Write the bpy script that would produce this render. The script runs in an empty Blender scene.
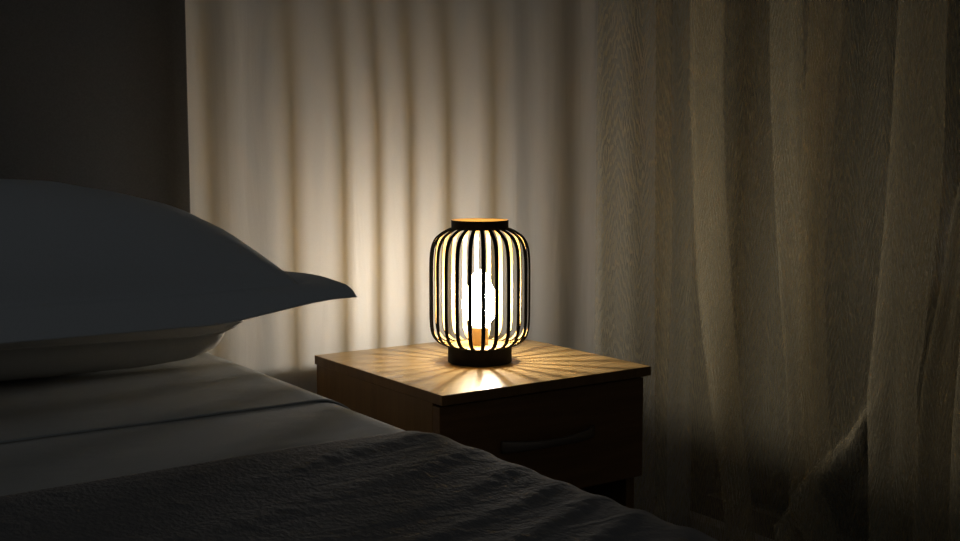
import bpy, bmesh, math, random
from mathutils import Vector, noise
random.seed(4)
S = bpy.context.scene
COL = S.collection
PI = math.pi

# ------------------------------------------------------------------ helpers
def link(name, bm, mats, parent=None, smooth=True):
    me = bpy.data.meshes.new(name)
    bm.normal_update()
    bm.to_mesh(me); bm.free()
    for m in (mats if isinstance(mats, (list, tuple)) else [mats]):
        me.materials.append(m)
    if smooth:
        for p in me.polygons: p.use_smooth = True
    o = bpy.data.objects.new(name, me)
    COL.objects.link(o)
    if parent: o.parent = parent
    return o

def tag(o, label, cat, group=None):
    o['label'] = label; o['category'] = cat
    if group: o['group'] = group
    return o

def thing(name, label, cat, loc=(0, 0, 0)):
    o = bpy.data.objects.new(name, None)
    COL.objects.link(o); o.location = loc
    return tag(o, label, cat)

def structure(name, bm, mat):
    o = link(name, bm, mat, smooth=False); o['kind'] = 'structure'
    return o

def box(bm, x0, x1, y0, y1, z0, z1, bevel=0.0, seg=2):
    t = bmesh.new()
    bmesh.ops.create_cube(t, size=1)
    for v in t.verts:
        v.co = Vector((x0 + (v.co.x + .5) * (x1 - x0), y0 + (v.co.y + .5) * (y1 - y0), z0 + (v.co.z + .5) * (z1 - z0)))
    if bevel:
        bmesh.ops.bevel(t, geom=t.edges[:], offset=bevel, segments=seg, profile=.5, affect='EDGES')
    me = bpy.data.meshes.new('t'); t.to_mesh(me); t.free()
    bm.from_mesh(me); bpy.data.meshes.remove(me)
    return bm

def lathe(bm, prof, n=64, mats=None, closed=False):
    """prof = [(r,z)...]; mats gives a material index per profile segment"""
    rings = []
    for r, z in prof:
        if r < 1e-6:
            rings.append([bm.verts.new((0, 0, z))])
        else:
            rings.append([bm.verts.new((r * math.cos(2 * PI * k / n), r * math.sin(2 * PI * k / n), z)) for k in range(n)])
    m = len(rings)
    for i in range(m if closed else m - 1):
        a, b = rings[i], rings[(i + 1) % m]
        for k in range(n):
            q = (k + 1) % n
            if len(a) == 1 and len(b) == 1: continue
            if len(a) == 1: f = bm.faces.new((a[0], b[q], b[k]))
            elif len(b) == 1: f = bm.faces.new((a[k], a[q], b[0]))
            else: f = bm.faces.new((a[k], a[q], b[q], b[k]))
            if mats: f.material_index = mats[i]
    return bm

def grid(bm, fn, us, vs):
    rows = [[bm.verts.new(fn(u, v)) for u in us] for v in vs]
    for j in range(len(vs) - 1):
        for i in range(len(us) - 1):
            bm.faces.new((rows[j][i], rows[j][i + 1], rows[j + 1][i + 1], rows[j + 1][i]))
    return rows

def lin(a, b, n): return [a + (b - a) * i / (n - 1) for i in range(n)]
def sstep(a, b, x):
    t = min(1, max(0, (x - a) / (b - a))); return t * t * (3 - 2 * t)
def interp(pts, x):
    if x <= pts[0][0]: return pts[0][1]
    for (a, p), (b, q) in zip(pts, pts[1:]):
        if x <= b:
            return p + (q - p) * (x - a) / (b - a)
    return pts[-1][1]
def catmull(pts, n=6):
    P = [pts[0]] + list(pts) + [pts[-1]]
    out = []
    for i in range(1, len(P) - 2):
        for k in range(n):
            t = k / n
            out.append(tuple(.5 * (2 * P[i][c] + (P[i + 1][c] - P[i - 1][c]) * t + (2 * P[i - 1][c] - 5 * P[i][c] + 4 * P[i + 1][c] - P[i + 2][c]) * t * t
                       + (3 * P[i][c] - P[i - 1][c] - 3 * P[i + 1][c] + P[i + 2][c]) * t ** 3) for c in range(len(P[i]))))
    out.append(tuple(pts[-1]))
    return out
def tube(bm, path, rad, n=10):
    rings = []
    up = Vector((0, 0, 1))
    pts = [Vector(p) for p in path]
    for i, p in enumerate(pts):
        d = (pts[min(i + 1, len(pts) - 1)] - pts[max(i - 1, 0)]).normalized()
        ref = up if abs(d.z) < .9 else Vector((1, 0, 0))
        s = d.cross(ref).normalized(); t = s.cross(d)
        rings.append([bm.verts.new(p + (s * math.cos(2 * PI * k / n) + t * math.sin(2 * PI * k / n)) * rad) for k in range(n)])
    for a, b in zip(rings, rings[1:]):
        for k in range(n):
            bm.faces.new((a[k], a[(k + 1) % n], b[(k + 1) % n], b[k]))
    bm.faces.new(rings[0][::-1]); bm.faces.new(rings[-1])
    return bm
def nz(x, y, z=0.0): return noise.noise(Vector((x, y, z)))

# ------------------------------------------------------------------ materials
def base_mat(name, color, rough=.6, metal=0.0, spec=.5, sheen=0.0):
    m = bpy.data.materials.new(name); m.use_nodes = True
    b = m.node_tree.nodes['Principled BSDF']
    b.inputs['Base Color'].default_value = (*color, 1)
    b.inputs['Roughness'].default_value = rough
    b.inputs['Metallic'].default_value = metal
    b.inputs['Specular IOR Level'].default_value = spec
    b.inputs['Sheen Weight'].default_value = sheen
    return m
def N(m, t, **kw):
    n = m.node_tree.nodes.new(t)
    for k, v in kw.items():
        if hasattr(n, k): setattr(n, k, v)
        else: n.inputs[k].default_value = v
    return n
def L(m, a, ao, b, bi): m.node_tree.links.new(a.outputs[ao], b.inputs[bi])
def coords(m, scale, rot=(0, 0, 0)):
    tc = N(m, 'ShaderNodeTexCoord'); mp = N(m, 'ShaderNodeMapping')
    mp.inputs['Scale'].default_value = scale; mp.inputs['Rotation'].default_value = rot
    L(m, tc, 'Object', mp, 'Vector'); return mp
def ramp(m, stops):
    r = N(m, 'ShaderNodeValToRGB'); e = r.color_ramp.elements
    while len(e) < len(stops): e.new(.5)
    for el, (p, c) in zip(e, stops): el.position = p; el.color = (*c, 1)
    return r

def wood(name, c0, c1, rough, scale, spec=.5):
    m = base_mat(name, c0, rough, spec=spec); b = m.node_tree.nodes['Principled BSDF']
    mp = coords(m, scale)
    n1 = N(m, 'ShaderNodeTexNoise', Scale=1.0, Detail=6.0, Roughness=.62, Distortion=.6)
    L(m, mp, 'Vector', n1, 'Vector')
    r = ramp(m, [(.30, c1), (.52, tuple((p + q) / 2 for p, q in zip(c0, c1))), (.72, c0)])
    L(m, n1, 'Fac', r, 'Fac'); L(m, r, 'Color', b, 'Base Color')
    bp = N(m, 'ShaderNodeBump', Strength=.06, Distance=.001)
    L(m, n1, 'Fac', bp, 'Height'); L(m, bp, 'Normal', b, 'Normal')
    return m

def fabric(name, c, weave=900, bump=.15, var=.06, sheen=.0, crease=(14, 14, 14), crease_b=.25, crease_d=.004):
    m = base_mat(name, c, .9, spec=.1, sheen=sheen); b = m.node_tree.nodes['Principled BSDF']
    mp = coords(m, (1, 1, 1))
    w = N(m, 'ShaderNodeTexNoise', Scale=float(weave), Detail=1.0)
    L(m, mp, 'Vector', w, 'Vector')
    mp2 = coords(m, crease)
    k = N(m, 'ShaderNodeTexNoise', Scale=1.0, Detail=4.0, Roughness=.5, Distortion=.8)
    L(m, mp2, 'Vector', k, 'Vector')
    r = ramp(m, [(.3, tuple(x * (1 - var) for x in c)), (.7, tuple(min(1, x * (1 + var)) for x in c))])
    L(m, w, 'Fac', r, 'Fac'); L(m, r, 'Color', b, 'Base Color')
    b1 = N(m, 'ShaderNodeBump', Strength=crease_b, Distance=crease_d)
    L(m, k, 'Fac', b1, 'Height')
    b2 = N(m, 'ShaderNodeBump', Strength=bump, Distance=.0006)
    L(m, w, 'Fac', b2, 'Height'); L(m, b1, 'Normal', b2, 'Normal'); L(m, b2, 'Normal', b, 'Normal')
    return m

M_wall = fabric('wall_paint', (.55, .53, .5), 300, .1, .02)
M_floor = wood('floor_boards', (.2, .12, .06), (.12, .07, .035), .5, (3, 40, 40))
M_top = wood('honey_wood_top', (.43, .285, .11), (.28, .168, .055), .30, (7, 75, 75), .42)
M_wood_shade = wood('honey_wood_shaded', (.18, .098, .032), (.12, .06, .02), .5, (60, 60, 5), .3)  # body: the top's wood with its shade darkened into the colour
M_woodh_shade = wood('honey_wood_front_shaded', (.17, .085, .03), (.11, .053, .018), .5, (6, 60, 60), .3)  # drawer front and shelf: same wood, shade painted in as a darker tone
M_handle = base_mat('dull_bronze', (.15, .12, .095), .5, .6)
M_black = base_mat('black_metal', (.005, .0045, .0045), .65, 0, .08)
M_gold = base_mat('gold_metal', (.88, .62, .24), .40, .7)
M_socket = base_mat('brass_socket', (.17, .11, .05), .6, .3)
M_head = fabric('charcoal_board', (.10, .10, .10), 500, .1, .08)
M_pillow = fabric('pillow_cotton', (.56, .575, .59), 1100, .12, .05, crease=(7, 9, 9), crease_b=.35, crease_d=.01)
M_case = fabric('pillow_white', (.50, .48, .43), 1100, .12, .05, crease=(11, 11, 11), crease_b=.4, crease_d=.008)
M_sheet = fabric('sheet_cotton', (.39, .40, .40), 1000, .12, .05, crease=(5, 9, 9), crease_b=.3, crease_d=.012)
M_sheet2 = fabric('flat_sheet_cotton', (.39, .40, .395), 1000, .12, .05, crease=(5, 9, 9), crease_b=.35, crease_d=.012)
M_mattress = M_sheet
M_frame = base_mat('window_frame_paint', (.10, .09, .08), .5)
M_glass = base_mat('night_glass', (.006, .008, .012), .06)
M_bedbase = fabric('bed_base_fabric', (.06, .06, .06), 500)

# puckered blanket cotton: ripple bands plus small seersucker dimples
M_blanket = base_mat('blanket_cotton', (.20, .195, .195), .92, spec=.08)
b = M_blanket.node_tree.nodes['Principled BSDF']
mp = coords(M_blanket, (9, 34, 34), (0, 0, .35))
k1 = N(M_blanket, 'ShaderNodeTexNoise', Scale=1.0, Detail=3.0, Distortion=1.2); L(M_blanket, mp, 'Vector', k1, 'Vector')
mp = coords(M_blanket, (230, 130, 130), (0, 0, .35))
k2 = N(M_blanket, 'ShaderNodeTexNoise', Scale=1.0, Detail=2.0); L(M_blanket, mp, 'Vector', k2, 'Vector')
b1 = N(M_blanket, 'ShaderNodeBump', Strength=.35, Distance=.008); L(M_blanket, k1, 'Fac', b1, 'Height')
b2 = N(M_blanket, 'ShaderNodeBump', Strength=.6, Distance=.0022); L(M_blanket, k2, 'Fac', b2, 'Height')
L(M_blanket, b1, 'Normal', b2, 'Normal'); L(M_blanket, b2, 'Normal', b, 'Normal')

# pale smooth curtain
M_cur = fabric('pale_curtain_cloth', (.57, .555, .52), 1200, .12, .05, crease=(22, 6, 2.2), crease_b=.3, crease_d=.006)
# crinkled curtain: chevron pleating pressed into the cloth
M_cur2 = base_mat('crinkled_curtain_cloth', (.60, .53, .365), .9, spec=.08)
b = M_cur2.node_tree.nodes['Principled BSDF']
mp = coords(M_cur2, (1, 1, 1))
sx = N(M_cur2, 'ShaderNodeSeparateXYZ'); L(M_cur2, mp, 'Vector', sx, 'Vector')
mp3 = coords(M_cur2, (90, 90, 7))
kn = N(M_cur2, 'ShaderNodeTexNoise', Scale=1.0, Detail=4.0, Distortion=1.6, Roughness=.6); L(M_cur2, mp3, 'Vector', kn, 'Vector')
# |frac(y*f)-.5| makes the chevrons; they tilt the thin ridges up and down
fy = N(M_cur2, 'ShaderNodeMath', operation='PINGPONG'); fy.inputs[1].default_value = .03; L(M_cur2, sx, 'Y', fy, 0)
mul = N(M_cur2, 'ShaderNodeMath', operation='MULTIPLY'); mul.inputs[1].default_value = 5.0; L(M_cur2, fy, 0, mul, 0)
add = N(M_cur2, 'ShaderNodeMath', operation='ADD'); L(M_cur2, mul, 0, add, 0)
zm = N(M_cur2, 'ShaderNodeMath', operation='MULTIPLY'); zm.inputs[1].default_value = .8; L(M_cur2, sx, 'Z', zm, 0); L(M_cur2, zm, 0, add, 1)
nm = N(M_cur2, 'ShaderNodeMath', operation='MULTIPLY'); nm.inputs[1].default_value = .08; L(M_cur2, kn, 'Fac', nm, 0)
add2 = N(M_cur2, 'ShaderNodeMath', operation='ADD'); L(M_cur2, add, 0, add2, 0); L(M_cur2, nm, 0, add2, 1)
frq = N(M_cur2, 'ShaderNodeMath', operation='MULTIPLY'); frq.inputs[1].default_value = 240.0; L(M_cur2, add2, 0, frq, 0)
sn = N(M_cur2, 'ShaderNodeMath', operation='SINE'); L(M_cur2, frq, 0, sn, 0)
b1 = N(M_cur2, 'ShaderNodeBump', Strength=.35, Distance=.003); L(M_cur2, kn, 'Fac', b1, 'Height')
b2 = N(M_cur2, 'ShaderNodeBump', Strength=.35, Distance=.0011); L(M_cur2, sn, 0, b2, 'Height'); L(M_cur2, b1, 'Normal', b2, 'Normal')
L(M_cur2, b2, 'Normal', b, 'Normal')
# sheer cloth: the open weave lets part of the light straight through
tr = N(M_cur2, 'ShaderNodeBsdfTransparent'); tl = N(M_cur2, 'ShaderNodeBsdfTranslucent'); tl.inputs['Color'].default_value = (.48, .41, .27, 1)
L(M_cur2, b2, 'Normal', tl, 'Normal')
m1 = N(M_cur2, 'ShaderNodeMixShader'); m1.inputs[0].default_value = .25; L(M_cur2, b, 'BSDF', m1, 1); L(M_cur2, tl, 0, m1, 2)
m2 = N(M_cur2, 'ShaderNodeMixShader'); op = N(M_cur2, 'ShaderNodeMath', operation='MULTIPLY_ADD'); op.inputs[1].default_value = .038; op.inputs[2].default_value = .40
L(M_cur2, sn, 0, op, 0); L(M_cur2, op, 0, m2, 0); L(M_cur2, tr, 0, m2, 1); L(M_cur2, m1, 0, m2, 2)
L(M_cur2, m2, 0, [n for n in M_cur2.node_tree.nodes if n.type == 'OUTPUT_MATERIAL'][0], 'Surface')

# lamp filament and bulb glass
LAMP = (1.0, .945, .885); GLOW = (1.0, .78, .46)
M_fil = bpy.data.materials.new('glowing_filament'); M_fil.use_nodes = True
nt = M_fil.node_tree; nt.nodes.clear()
e = nt.nodes.new('ShaderNodeEmission'); e.inputs['Color'].default_value = (*LAMP, 1); e.inputs['Strength'].default_value = 720
o = nt.nodes.new('ShaderNodeOutputMaterial'); nt.links.new(e.outputs[0], o.inputs[0])
M_bulb = bpy.data.materials.new('lit_bulb_glass'); M_bulb.use_nodes = True
nt = M_bulb.node_tree; nt.nodes.clear()
e = nt.nodes.new('ShaderNodeEmission'); e.inputs['Color'].default_value = (*GLOW, 1); e.inputs['Strength'].default_value = 18
t = nt.nodes.new('ShaderNodeBsdfTransparent')
a = nt.nodes.new('ShaderNodeAddShader'); o = nt.nodes.new('ShaderNodeOutputMaterial')
nt.links.new(e.outputs[0], a.inputs[0]); nt.links.new(t.outputs[0], a.inputs[1]); nt.links.new(a.outputs[0], o.inputs[0])

# ------------------------------------------------------------------ room shell
structure('floor', box(bmesh.new(), -2.2, 2.0, -1.4, 2.15, -.1, 0), M_floor)
structure('wall_back', box(bmesh.new(), -2.2, 2.0, 2.02, 2.15, 0, 2.6), M_wall)
bm = bmesh.new()
for a_ in ((1.89, 2.02, 0, 2.6), (-1.4, -.6, 0, 2.6), (-.6, 1.89, 2.3, 2.6), (-.6, 1.89, 0, .06)):
    box(bm, 1.86, 2.0, *a_)
structure('wall_right', bm, M_wall)
bm = bmesh.new()                                        # frame of the night-dark window behind the sheer curtain
for a_ in ((1.84, 1.89, .06, 2.3), (.62, .67, .11, 2.25), (-.6, -.55, .06, 2.3), (-.55, 1.84, .06, .11), (-.55, 1.84, 2.25, 2.3)):
    box(bm, 1.90, 1.96, *a_)
wf = structure('window_1', bm, M_frame)
gl = link('glass', box(bmesh.new(), 1.925, 1.931, -.55, 1.84, .11, 2.25), M_glass, wf, smooth=False)

# ------------------------------------------------------------------ bedside table (0.40 x 0.40, top at 0.55)
X0, X1, Y0, Y1, T = .870, 1.270, 1.356, 1.756, .55
ns = thing('nightstand', 'honey wood bedside table with one drawer, standing under the lit lamp', 'nightstand', (X0 + .2, Y0 + .2, 0))
def nsbox(name, x0, x1, y0, y1, z0, z1, mat, bevel=.0012, parent=None):
    bm = box(bmesh.new(), x0 - 1.07, x1 - 1.07, y0 - 1.556, y1 - 1.556, z0, z1, bevel)
    return link(name, bm, mat, parent or ns, smooth=False)
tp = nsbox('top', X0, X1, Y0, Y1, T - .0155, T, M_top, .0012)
tp.data.materials.append(M_wood_shade)                       # same wood as the top; shade on its side faces is painted darker
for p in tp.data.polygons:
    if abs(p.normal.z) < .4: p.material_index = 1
bx0, bx1 = X0 + .0015, X1 - .008
fy0 = Y0 + .009
nsbox('side_panel', bx0, bx0 + .018, fy0 + .0185, Y1 - .004, 0, T - .0155, M_wood_shade)
nsbox('side_panel', bx1 - .018, bx1, fy0 + .0185, Y1 - .004, 0, T - .0155, M_wood_shade)
nsbox('back_panel', bx0 + .018, bx1 - .018, Y1 - .014, Y1 - .006, .05, T - .0155, M_wood_shade)
nsbox('shelf', bx0 + .018, bx1 - .018, fy0 + .022, Y1 - .014, .075, .093, M_woodh_shade)
nsbox('plinth', bx0 + .018, bx1 - .018, fy0 + .04, fy0 + .056, 0, .075, M_woodh_shade)
dr = nsbox('drawer', bx0, bx1, fy0, fy0 + .018, .369, T - .019, M_woodh_shade)
bm = bmesh.new()
me = dr.data; bm.from_mesh(me)          # the drawer box behind its front
for a_ in ((bx0 + .024, bx0 + .036, fy0 + .018, Y1 - .05, .38, .50), (bx1 - .036, bx1 - .024, fy0 + .018, Y1 - .05, .38, .50),
           (bx0 + .036, bx1 - .036, Y1 - .062, Y1 - .05, .38, .50), (bx0 + .036, bx1 - .036, fy0 + .018, Y1 - .062, .38, .386)):
    box(bm, a_[0] - 1.07, a_[1] - 1.07, a_[2] - 1.556, a_[3] - 1.556, a_[4], a_[5])
bm.to_mesh(me); bm.free()
# bowed drawer handle
hz = .458
pth = []
for i in range(25):
    q = -1 + 2 * i / 24
    pth.append((1.067 - 1.07 + .088 * q, fy0 - 1.556 - .001 - .023 * (1 - abs(q) ** 2.6), hz))
bm = bmesh.new()
rows = []
for i, p in enumerate(pth):
    h = .0055 + .0035 * abs(-1 + i / 12) ** 2
    d = Vector(pth[min(i + 1, 24)]) - Vector(pth[max(i - 1, 0)]); d.normalize()
    s = Vector((-d.y, d.x, 0)) * .0035
    c = Vector(p)
    rows.append([bm.verts.new(c + s * a_ + Vector((0, 0, h * b_))) for a_, b_ in ((-1, -.7), (-.7, -1), (.7, -1), (1, -.7), (1, .7), (.7, 1), (-.7, 1), (-1, .7))])
for r0, r1 in zip(rows, rows[1:]):
    for k in range(8): bm.faces.new((r0[k], r0[(k + 1) % 8], r1[(k + 1) % 8], r1[k]))
bm.faces.new(rows[0][::-1]); bm.faces.new(rows[-1])
link('handle', bm, M_handle, dr)

# ------------------------------------------------------------------ slatted lamp
lamp = thing('table_lamp', 'lit round cage lamp of black slats, gold inside, on the bedside table', 'lamp', (1.0672, 1.5475, T))
bm = lathe(bmesh.new(), [(0, .0002), (.0515, .0002), (.0525, .0012), (.0525, .027), (.0515, .028), (0, .028)], 72, [0, 0, 0, 0, 1])
link('base', bm, [M_black, M_gold], lamp, smooth=False)
bm = lathe(bmesh.new(), [(.0466, .2182), (.0466, .2325), (.0461, .2330), (.0452, .2325), (.0452, .2182)], 72, [0, 0, 1, 1, 0], closed=True)
link('top_ring', bm, [M_black, M_gold], lamp, smooth=False)
prof = catmull([(.0505, .0284), (.0600, .0300), (.0690, .0345), (.0762, .0425), (.0800, .0545), (.0813, .0700), (.0816, .095), (.0816, .125), (.0815, .155),
                (.0806, .176), (.0778, .192), (.0715, .2040), (.0620, .2120), (.0530, .2170), (.0445, .2200)], 5)
def slat_mesh():
    bm = bmesh.new(); w, th = .0029, .0011
    rows = []
    for i, (r, z) in enumerate(prof):
        a_, b_ = prof[max(i - 1, 0)], prof[min(i + 1, len(prof) - 1)]
        d = Vector((b_[0] - a_[0], 0, b_[1] - a_[1])).normalized()
        nrm = Vector((d.z, 0, -d.x))                     # outward
        ww = w * 1.12 * (.62 + .38 * min(1, r / .075))
        c = Vector((r, 0, z))
        rows.append([bm.verts.new(c + nrm * a1 * th + Vector((0, ww * b1, 0))) for a1, b1 in ((1, -.8), (1, .8), (.4, 1), (-1, 1), (-1, -1), (.4, -1))])
    for r0, r1 in zip(rows, rows[1:]):
        for k in range(6):
            f = bm.faces.new((r0[k], r0[(k + 1) % 6], r1[(k + 1) % 6], r1[k]))
            if k == 3: f.material_index = 1
    bm.faces.new(rows[0][::-1]); bm.faces.new(rows[-1])
    return bm
slat = link('slat', slat_mesh(), [M_black, M_gold], lamp, smooth=False)
phase = math.radians(-90 - 34.6 + 4.0)
slat.rotation_euler.z = phase
for k in range(1, 24):
    c = slat.copy(); COL.objects.link(c); c.parent = lamp
    c.rotation_euler.z = phase + k * 2 * PI / 24
bm = lathe(bmesh.new(), [(0, .0281), (.0138, .0281), (.0138, .0560), (.0125, .0575), (0, .0575)], 40)
link('bulb_holder', bm, M_socket, lamp, smooth=False)
bm = lathe(bmesh.new(), catmull([(.0115, .0577), (.0150, .063), (.0245, .074), (.0288, .088), (.0290, .100), (.0255, .115), (.0185, .129), (.0125, .142), (.006, .150), (0, .1515)], 4), 40)
bulb = link('bulb', bm, M_bulb, lamp)
bm = bmesh.new()
for k in range(6):
    a0 = k * PI / 3
    tube(bm, [(.0140 + .0034 * math.cos(a0 + .5 * t_), -.002 + .0034 * math.sin(a0 + .5 * t_), .078 + .042 * t_) for t_ in lin(0, 1, 4)], .0011, 6)
fil = link('filament', bm, M_fil, bulb)

# ------------------------------------------------------------------ bed
bed = thing('bed', 'bed with a tall plain charcoal headboard rising behind the pillows', 'bed', (-.15, 1.8, 0))
bd = Vector((-.15, 1.8, 0))
def bedbox(name, x0, x1, y0, y1, z0, z1, mat, bevel=.004):
    return link(name, box(bmesh.new(), x0 - bd.x, x1 - bd.x, y0 - bd.y, y1 - bd.y, z0, z1, bevel), mat, bed, smooth=False)
hb = bedbox('headboard', -.98, .667, 1.775, 1.802, .0, 1.30, M_head, .003)
bedbox('bed_base', -.97, .68, -.34, 1.77, .12, .335, M_bedbase, .012)
for x in (-.92, .58):
    for y in (-.28, 1.70):
        bedbox('leg', x, x + .05, y, y + .05, 0, .12, M_black)

def wavy(x, y): return .0025 * nz(x * 3.1, y * 3.4, 1.7) + .0012 * nz(x * 9, y * 8, 3.3)
XL, XR, ZT, R = -1.0, .70, .586, .07
def section(s, off, drop):
    """cross-section of the bed top at arc length s from the centre line; returns x, z (outer right side is s > 0)"""
    cxm = (XL + XR) / 2; half = (XR - XL) / 2
    sg = 1 if s >= 0 else -1; s = abs(s)
    flat = half - R; r = R + off; arc = r * PI / 2
    if s < flat: return cxm + sg * s, ZT + off, 1
    if s < flat + arc:
        a_ = (s - flat) / r
        return cxm + sg * (flat + r * math.sin(a_)), ZT - R + r * math.cos(a_), math.cos(a_)
    return cxm + sg * (flat + r), ZT - R - (s - flat - arc), 0
def smax(off, drop): return (XR - XL) / 2 - R + (R + off) * PI / 2 + drop

# mattress in its fitted sheet
bm = bmesh.new()
box(bm, XL, XR, -.335, 1.768, .336, ZT, 0)
bmesh.ops.bevel(bm, geom=bm.edges[:], offset=R, segments=8, profile=.5, affect='EDGES')
tag(link('mattress', bm, M_sheet), 'mattress in a smooth grey fitted sheet, bare between the sheet hem and the dark blanket', 'mattress')

def drape(name, y0, y1, ny, ns_, off, drop, th, mat, fn):
    m_ = smax(off, drop)
    ss = []
    # denser on the camera side
    for q in lin(0, 1, ns_): ss.append(-m_ + 2 * m_ * q)
    bm = bmesh.new()
    def f(s, y):
        x, z, up = section(s, off, drop)
        d = fn(x, y, s)
        nx = math.sqrt(max(0, 1 - up * up)) * (1 if s > 0 else -1)
        return (x + nx * d[0], y + d[1], z + up * d[0])
    grid(bm, f, ss, lin(y0, y1, ny))
    o = link(name, bm, mat)
    md = o.modifiers.new('thick', 'SOLIDIFY'); md.thickness = th; md.offset = -1
    return o
def sheet_fn(x, y, s):
    edge = .012 * nz(x * 4.0, 7.1) * sstep(1.36, 1.27, y)
    h = .0006 + .0004 * (1 + nz(x * 2.5 + y * 5, y * 5 - x * 2, 5.0)) + .0006 * nz(x * 11, y * 9, 2.2)
    return (max(.0006, h), edge)
tag(drape('top_sheet', 1.268, 1.762, 120, 300, .0022, .05, .002, M_sheet2, sheet_fn),
    'thin grey sheet spread under the pillows, its hem a dark line across the bed', 'sheet')

def blanket_fn(x, y, s):
    edge = .014 * nz(x * 3.0, 2.1) * sstep(.9, 1.06, y)
    fall = sstep(1.062, 1.02, y)
    # ridges run across the bed, slightly towards the foot on the far side
    u = y * .93 - x * .30
    v = x * .93 + y * .30
    w = .5 + .5 * math.sin(2 * PI * (u / .062 + .9 * nz(v * 3, u * 5, .4)))
    amp = .35 + .65 * sstep(.25, .62, x)
    rid = .0021 * w * w * amp * (.6 + .4 * nz(v * 5, u * 8, 8.0) + .3)
    pk = .0006 * nz(v * 95, u * 55, 4.0) * (.4 + w)
    big = .0016 * nz(x * 3, y * 4, 6.6)
    return (max(.0005, .002 + (rid + pk + big + .002) * fall), edge)
bl = drape('blanket', -.338, 1.058, 330, 620, .0034, .22, .0026, M_blanket, blanket_fn)
tag(bl, 'dark grey puckered cotton blanket covering the foot half of the bed', 'blanket')

# ------------------------------------------------------------------ pillows
def pillow(name, mat, cx, cy, a, bdep, fl, Ht, Hb, zm, pw, pe, wr, seed, extra=None, rnd=0, seam=False, nu=130, nv=120):
    bm = bmesh.new()
    A, B = a + fl, bdep + fl
    us = [math.sin(q * PI / 2 * .92) / math.sin(PI / 2 * .92) for q in lin(-1, 1, nu)]
    vs = [math.sin(q * PI / 2 * .92) / math.sin(PI / 2 * .92) for q in lin(-1, 1, nv)]
    rows = {}
    for side in (1, -1):
        g = []
        for j, v in enumerate(vs):
            row = []
            for i, u in enumerate(us):
                border = i in (0, nu - 1) or j in (0, nv - 1)
                if side == -1 and border:
                    row.append(rows[1][j][i]); continue
                lx, ly = A * u, B * v
                # the edges pull in between the corners
                px_ = lx * (1 - .035 * (1 - v * v) - rnd * v ** 6) ; py_ = ly * (1 - .05 * (1 - u * u) - rnd * u ** 6)
                bu, bv = min(1, abs(lx / a)), min(1, abs(ly / bdep))
                h = ((1 - bu ** pw) * (1 - bv ** pw)) ** pe
                x, y = cx + px_, cy + py_
                n_ = wr * nz(x * 7 + seed, y * 7, side * 2.0) + wr * .45 * nz(x * 17, y * 17 + seed, side * 3.0)
                z = zm(x, y, lx, ly) + (side * .0012 if not border else 0) + side * (Ht if side > 0 else Hb) * h + n_ * min(1, h * 3) * side
                if seam and side > 0: z -= .004 * math.exp(-((abs(ly) - bdep) / .006) ** 2) * (abs(lx) < a) + .004 * math.exp(-((abs(lx) - a) / .006) ** 2) * (abs(ly) < bdep)
                p = Vector((x, y, z))
                if extra: p = extra(p, u, v, side)
                row.append(bm.verts.new(p))
            g.append(row)
        rows[side] = g
        for j in range(nv - 1):
            for i in range(nu - 1):
                q = (g[j][i], g[j][i + 1], g[j + 1][i + 1], g[j + 1][i])
                bm.faces.new(q if side > 0 else q[::-1])
    return link(name, bm, mat)

def zm_up(x, y, lx, ly):
    # the front flange droops; the right-hand corner sticks out stiffly
    t = min(1, max(0, (-ly - .188) / .048))
    k = sstep(.50, .69, x)
    droop = (.034 - .020 * k) * t ** (1.3 + 2.5 * k)
    return .722 + .10 * max(0, y - 1.33) - droop + .001 * sstep(.56, .69, x) * (1 - sstep(1.36, 1.6, y)) - .030 * sstep(.62, .72, x) * sstep(1.36, 1.6, y)
up = pillow('pillow', M_pillow, .262, 1.535, .395, .19, .048, .110, .034, zm_up, 2.8, .62, .004, 3.0, seam=True)
tag(up, 'large pillow with a flat flanged edge, lying on top of the other pillow', 'pillow', 'pillows on the bed')

def zm_lo(x, y, lx, ly):
    return .6425 + .006 * sstep(.56, .62, x) + .016 * sstep(.605, .64, x)
def ex_lo(p, u, v, side):
    # puckered open end of the pillow case
    k = sstep(.86, 1.0, u)
    p.z += .014 * k * nz(v * 9, side * .6, 4.2)
    p.y += min(.05, .14 * max(0, .58 - p.x)) * (1 - v) / 2      # lies a little askew
    p.x += .014 * k * nz(v * 6, side * .5, 9.0)
    return p
lo = pillow('pillow', M_case, .250, 1.634, .385, .130, .005, .044, .049, zm_lo, 4.5, .34, .003, 11.0, ex_lo, .03)
tag(lo, 'plain white pillow lying flat on the sheet, squashed beneath the flanged pillow', 'pillow', 'pillows on the bed')

# ------------------------------------------------------------------ curtains
def back_d(x, z):
    h = (z - .55)
    xs = x + .05 * h * (x - 1.12)        # folds fan out a little upwards
    d = .0045 * math.sin(2 * PI * xs / .31 + .6 + .8 * nz(xs * 3, .3)) + .003 * math.sin(2 * PI * xs / .118 + 2 * nz(xs * 5, z * .6, 2))
    d += .004 * nz(xs * 16, z * .9, 5.0)
    d += .020 * sstep(.72, .85, x) + .012 * sstep(.735, .69, x) - .024 * sstep(1.28, 1.62, x)
    return d
bm = bmesh.new()
grid(bm, lambda x, z: (x, 1.846 - back_d(x, z), z), lin(-1.25, 1.852, 720), lin(.012, 2.42, 50))
cur = link('curtain', bm, M_cur)
tag(cur, 'pale smooth curtain lit by the lamp, hanging directly behind it', 'curtain', 'bedroom curtains')
cur.modifiers.new('thick', 'SOLIDIFY').thickness = .0012

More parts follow.
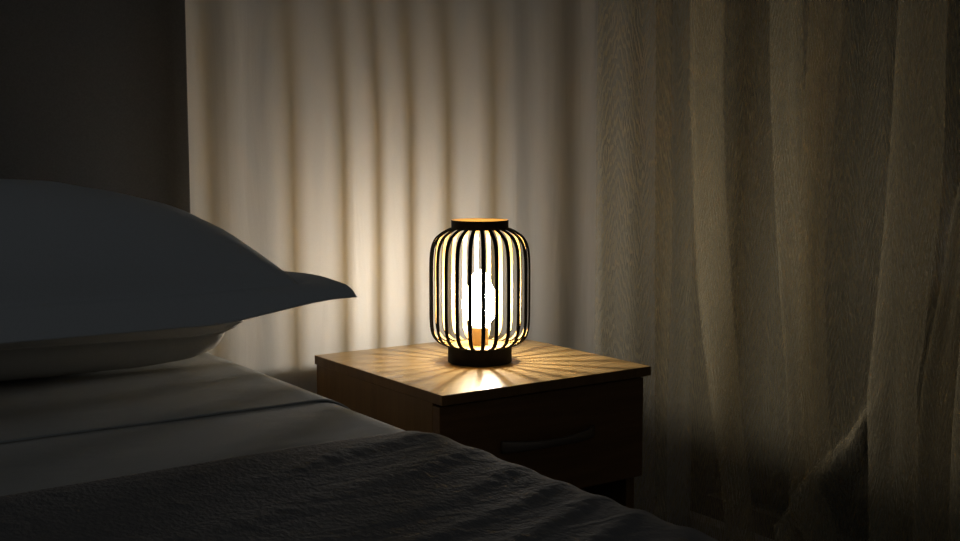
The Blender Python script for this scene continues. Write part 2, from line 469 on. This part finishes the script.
# folds of the crinkled curtain: (amplitude, [(z, y of the fold's sharp edge)...])
FOLDS = [   # (z, y) run of each pleat's folded edge, depth of the cloth behind it, width of the pleat
    ([(.0, 1.822), (1.2, 1.822)], .010, .012),
    ([(.0, 1.728), (.6, 1.738), (1.2, 1.742)], .034, .022),
    ([(.0, 1.530), (.268, 1.572), (.364, 1.596), (.481, 1.618), (.619, 1.644), (.797, 1.660), (.995, 1.673), (1.19, 1.678)], .060, .062),
    ([(.0, 1.385), (.439, 1.408), (.549, 1.420), (.658, 1.434), (.805, 1.450), (.988, 1.468), (1.169, 1.474)], .040, .026),
    ([(.0, 1.330), (.441, 1.378), (.551, 1.386), (.646, 1.392), (.842, 1.393), (1.002, 1.388), (1.159, 1.382)], .090, .036),
    ([(.0, 1.205), (.223, 1.221), (.347, 1.226), (.477, 1.235), (.565, 1.228), (.664, 1.220), (.776, 1.213), (.914, 1.207), (1.14, 1.202)], .075, .040),
    ([(.0, 1.135), (.247, 1.136), (.368, 1.136), (.538, 1.125), (.672, 1.103), (.782, 1.091), (.849, 1.076), (1.2, 1.03)], .045, .036),
    ([(.0, 1.070), (.448, 1.070), (.611, 1.062), (1.2, .975)], .05, .02),
    ([(.0, .90), (1.2, .88)], .06, .03), ([(.0, .70), (1.2, .72)], .06, .03), ([(.0, .50), (1.2, .52)], .06, .03),
    ([(.0, .26), (1.2, .26)], .03, .03), ([(.0, .12), (1.2, .12)], .03, .02),
]
C_ = 5
def side_pt(i, part, q, z):
    """point on the cloth between two pleats: part 0 runs from the folded edge to behind the next pleat, part 1 comes back to its edge"""
    pts, amp, wc = FOLDS[i]
    ya = interp(pts, z); yb = interp(FOLDS[i + 1][0], z); wn = FOLDS[i + 1][2]
    # pleats narrow and open towards the floor
    wn *= (.75 + .25 * sstep(.2, .8, z)) * (1 + .35 * nz(i * 3.7, z * 2.2))
    span = ya - yb + wn
    if part == 0:
        y = ya - span * q
        f_ = max(0, (q * span - .5 * wc)) / max(.02, span - .5 * wc)
        rec = .014 + (amp - .014) * sstep(0, 1.0, f_) if q > 0 else 0
        rec = rec * sstep(0, .30, q) if q < .30 else rec
    else:
        y = yb - wn * (1 - q)
        rec = amp * (1 - q) + .0065 * q + .004 * math.sin(PI * q)
        if q > .999: y += .0018; rec = .0035
    # a sweep of cloth pulled aside low down
    dz = [(.0, 1.50), (.179, 1.417), (.267, 1.373), (.387, 1.288), (.464, 1.257), (.565, 1.228)]
    yc = interp(FOLDS[C_][0], z)
    k = sstep(.55, .40, z) * sstep(yc + .006, yc + .035, y); e_ = interp(dz, z) - y
    rec -= .042 * k * sstep(-.002, .004, e_) * (1 - sstep(.015, .09, e_))
    rec -= .0035 * nz(y * 22, z * 1.2, 1.0) + .0018 * nz(y * 60, z * 3.0, 7.0)
    corner = .105 * (max(0, y - 1.66) / .155) ** 2
    return (1.66 + rec - corner, y, z)
us = []
for i in range(len(FOLDS) - 1):
    span = FOLDS[i][0][0][1] - FOLDS[i + 1][0][0][1]
    n = max(18, int(span / .003))
    us += [(i, 0, k / n) for k in range(n + 1)] + [(i, 1, k / 10) for k in range(1, 11)]
bm = bmesh.new()
grid(bm, lambda u, z: side_pt(u[0], u[1], u[2], z), us, lin(.012, 2.42, 110))
cur2 = link('curtain', bm, M_cur2)
tag(cur2, 'yellowish sheer crinkled curtain hanging in pleats, farther from the bed than the pale curtain', 'curtain', 'bedroom curtains')

# ------------------------------------------------------------------ light, world, camera
w = bpy.data.worlds.new('dim_night'); S.world = w; w.use_nodes = True
bg = w.node_tree.nodes['Background']
bg.inputs['Color'].default_value = (.88, .95, 1.0, 1)
wn_ = w.node_tree.nodes                                   # the dark room is a little less dark on the side away from the window
tc = wn_.new('ShaderNodeTexCoord'); sp = wn_.new('ShaderNodeSeparateXYZ'); mr = wn_.new('ShaderNodeMapRange')
w.node_tree.links.new(tc.outputs['Generated'], sp.inputs[0]); w.node_tree.links.new(sp.outputs['Y'], mr.inputs['Value'])
mr.inputs['From Min'].default_value = -1; mr.inputs['From Max'].default_value = .5
mr.inputs['To Min'].default_value = .052; mr.inputs['To Max'].default_value = .020
w.node_tree.links.new(mr.outputs[0], bg.inputs['Strength'])

cam = bpy.data.cameras.new('camera'); co = bpy.data.objects.new('camera', cam); COL.objects.link(co)
co.location = (0, 0, T + .3426)
co.rotation_euler = (PI / 2 - .10195, 0, -.60384)
cam.sensor_width = 36; cam.lens = 1158.6 / 960 * 36; cam.clip_start = .02
S.camera = co
S.view_settings.view_transform = 'Standard'; S.view_settings.look = 'None'
S.view_settings.gamma = 1; S.view_settings.use_curve_mapping = False
S.view_settings.exposure = 0
S.cycles.use_denoising = True
S.cycles.max_bounces = 8
S.cycles.sample_clamp_indirect = 4
